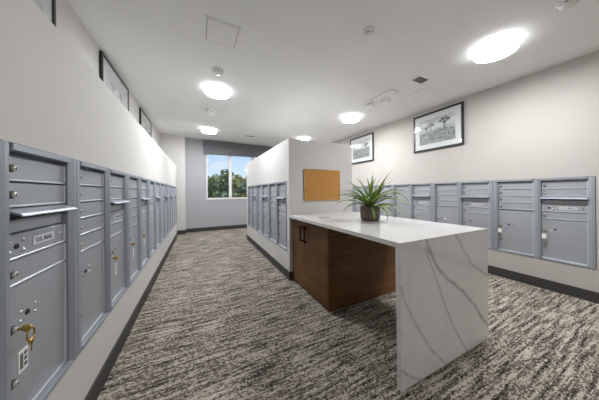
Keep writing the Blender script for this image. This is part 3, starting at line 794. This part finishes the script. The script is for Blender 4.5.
tree('distant dark tree outside, low between the right trees', 4.6, 23.0, 5.6, 1.5, M_TREE[2], 12)
tree('low dark tree outside, at the foot of the window view', 0.75, 12.0, 5.1, 0.85, M_TREE[2], 9)
b = thing('house', 'beige house with a tiled roof between the trees outside the window', 'house', (9.0, 36.0, -3.9))
bm = new_bm(); bx(bm, -1.9, 6.0, -3, 3, 0, 6.6); obj('wall', bm, M_STUCCO, b)
bm = new_bm(); prism(bm, [(-3.4, 6.6), (3.4, 6.6), (0, 7.5)], -2.2, 6.3, 'x'); obj('roof', bm, M_ROOF, b)
for xx in (-1.2, 0.6, 2.4):
    bm = new_bm(); bx(bm, xx, xx+1.0, -3.06, -3.001, 4.4, 5.9, 0.01); wf = obj('window', bm, M_WINF, b)
    bm = new_bm(); bx(bm, xx+.08, xx+.92, -3.075, -3.061, 4.48, 5.82); obj('pane', bm, M_DGLASS, wf)

# ------------------------------------------------------------------ sky and sun
w = bpy.data.worlds.new('sky'); sc.world = w; w.use_nodes = True
nt = w.node_tree; bg = nt.nodes['Background']
tc = nt.nodes.new('ShaderNodeTexCoord'); sep = nt.nodes.new('ShaderNodeSeparateXYZ'); nt.links.new(tc.outputs['Generated'], sep.inputs[0])
cr = nt.nodes.new('ShaderNodeValToRGB'); e = cr.color_ramp.elements
e[0].position = 0.0; e[0].color = (0.88, 0.93, 0.97, 1); e[1].position = 0.22; e[1].color = (0.36, 0.58, 0.90, 1)
x = e.new(0.07); x.color = (0.68, 0.83, 0.97, 1)
x = e.new(1.0); x.color = (0.10, 0.25, 0.6, 1)
nt.links.new(sep.outputs[2], cr.inputs[0])
no = nt.nodes.new('ShaderNodeTexNoise'); no.inputs['Scale'].default_value = 5; no.inputs['Detail'].default_value = 5
mp = nt.nodes.new('ShaderNodeMapping'); mp.inputs['Scale'].default_value = (1, 1, 3.5); nt.links.new(tc.outputs['Generated'], mp.inputs[0]); nt.links.new(mp.outputs[0], no.inputs[0])
cl = nt.nodes.new('ShaderNodeValToRGB'); cl.color_ramp.elements[0].position = .52; cl.color_ramp.elements[0].color = (0, 0, 0, 1); cl.color_ramp.elements[1].position = .70; cl.color_ramp.elements[1].color = (.8, .8, .8, 1)
nt.links.new(no.outputs[0], cl.inputs[0])
mx = nt.nodes.new('ShaderNodeMix'); mx.data_type = 'RGBA'; nt.links.new(cl.outputs[0], mx.inputs[0]); nt.links.new(cr.outputs[0], mx.inputs[6]); mx.inputs[7].default_value = (.92, .93, .94, 1)
nt.links.new(mx.outputs[2], bg.inputs[0]); bg.inputs[1].default_value = 1.15
su = bpy.data.lights.new('sun', 'SUN'); su.energy = 6.5; su.angle = 0.01; su.color = (1, .95, .86)
so = bpy.data.objects.new('sun', su); COL.objects.link(so); so.location = (0, -10, 20)
so.rotation_euler = Vector((0.35, 0.75, -0.75)).to_track_quat('-Z', 'Y').to_euler()

# ------------------------------------------------------------------ camera
cam = bpy.data.cameras.new('camera'); co = bpy.data.objects.new('camera', cam); COL.objects.link(co)
f_px, cy, roll = 208.26, 191.61, -0.00947
cam.sensor_fit = 'HORIZONTAL'; cam.sensor_width = 36.0; cam.lens = 36.0*f_px/599
cam.shift_y = -(200-cy)/599; cam.shift_x = -0.4/599
cam.clip_start = 0.02; cam.clip_end = 300
c, s = math.cos(roll), math.sin(roll); U0 = Vector((0, 0, 1))
Xa = RV*c+U0*s; Ya = RV*(-s)+U0*c; Za = -FV
mat = Matrix((Xa, Ya, Za)).transposed().to_4x4(); mat.translation = (0, 0, 1.18)
co.matrix_world = mat
sc.camera = co

# ------------------------------------------------------------------ look
sc.view_settings.view_transform = 'Standard'; sc.view_settings.look = 'None'
sc.view_settings.exposure = -0.03; sc.view_settings.gamma = 1.0; sc.view_settings.use_curve_mapping = False
sc.cycles.max_bounces = 10; sc.cycles.diffuse_bounces = 6; sc.cycles.sample_clamp_indirect = 6
sc.cycles.use_denoising = True
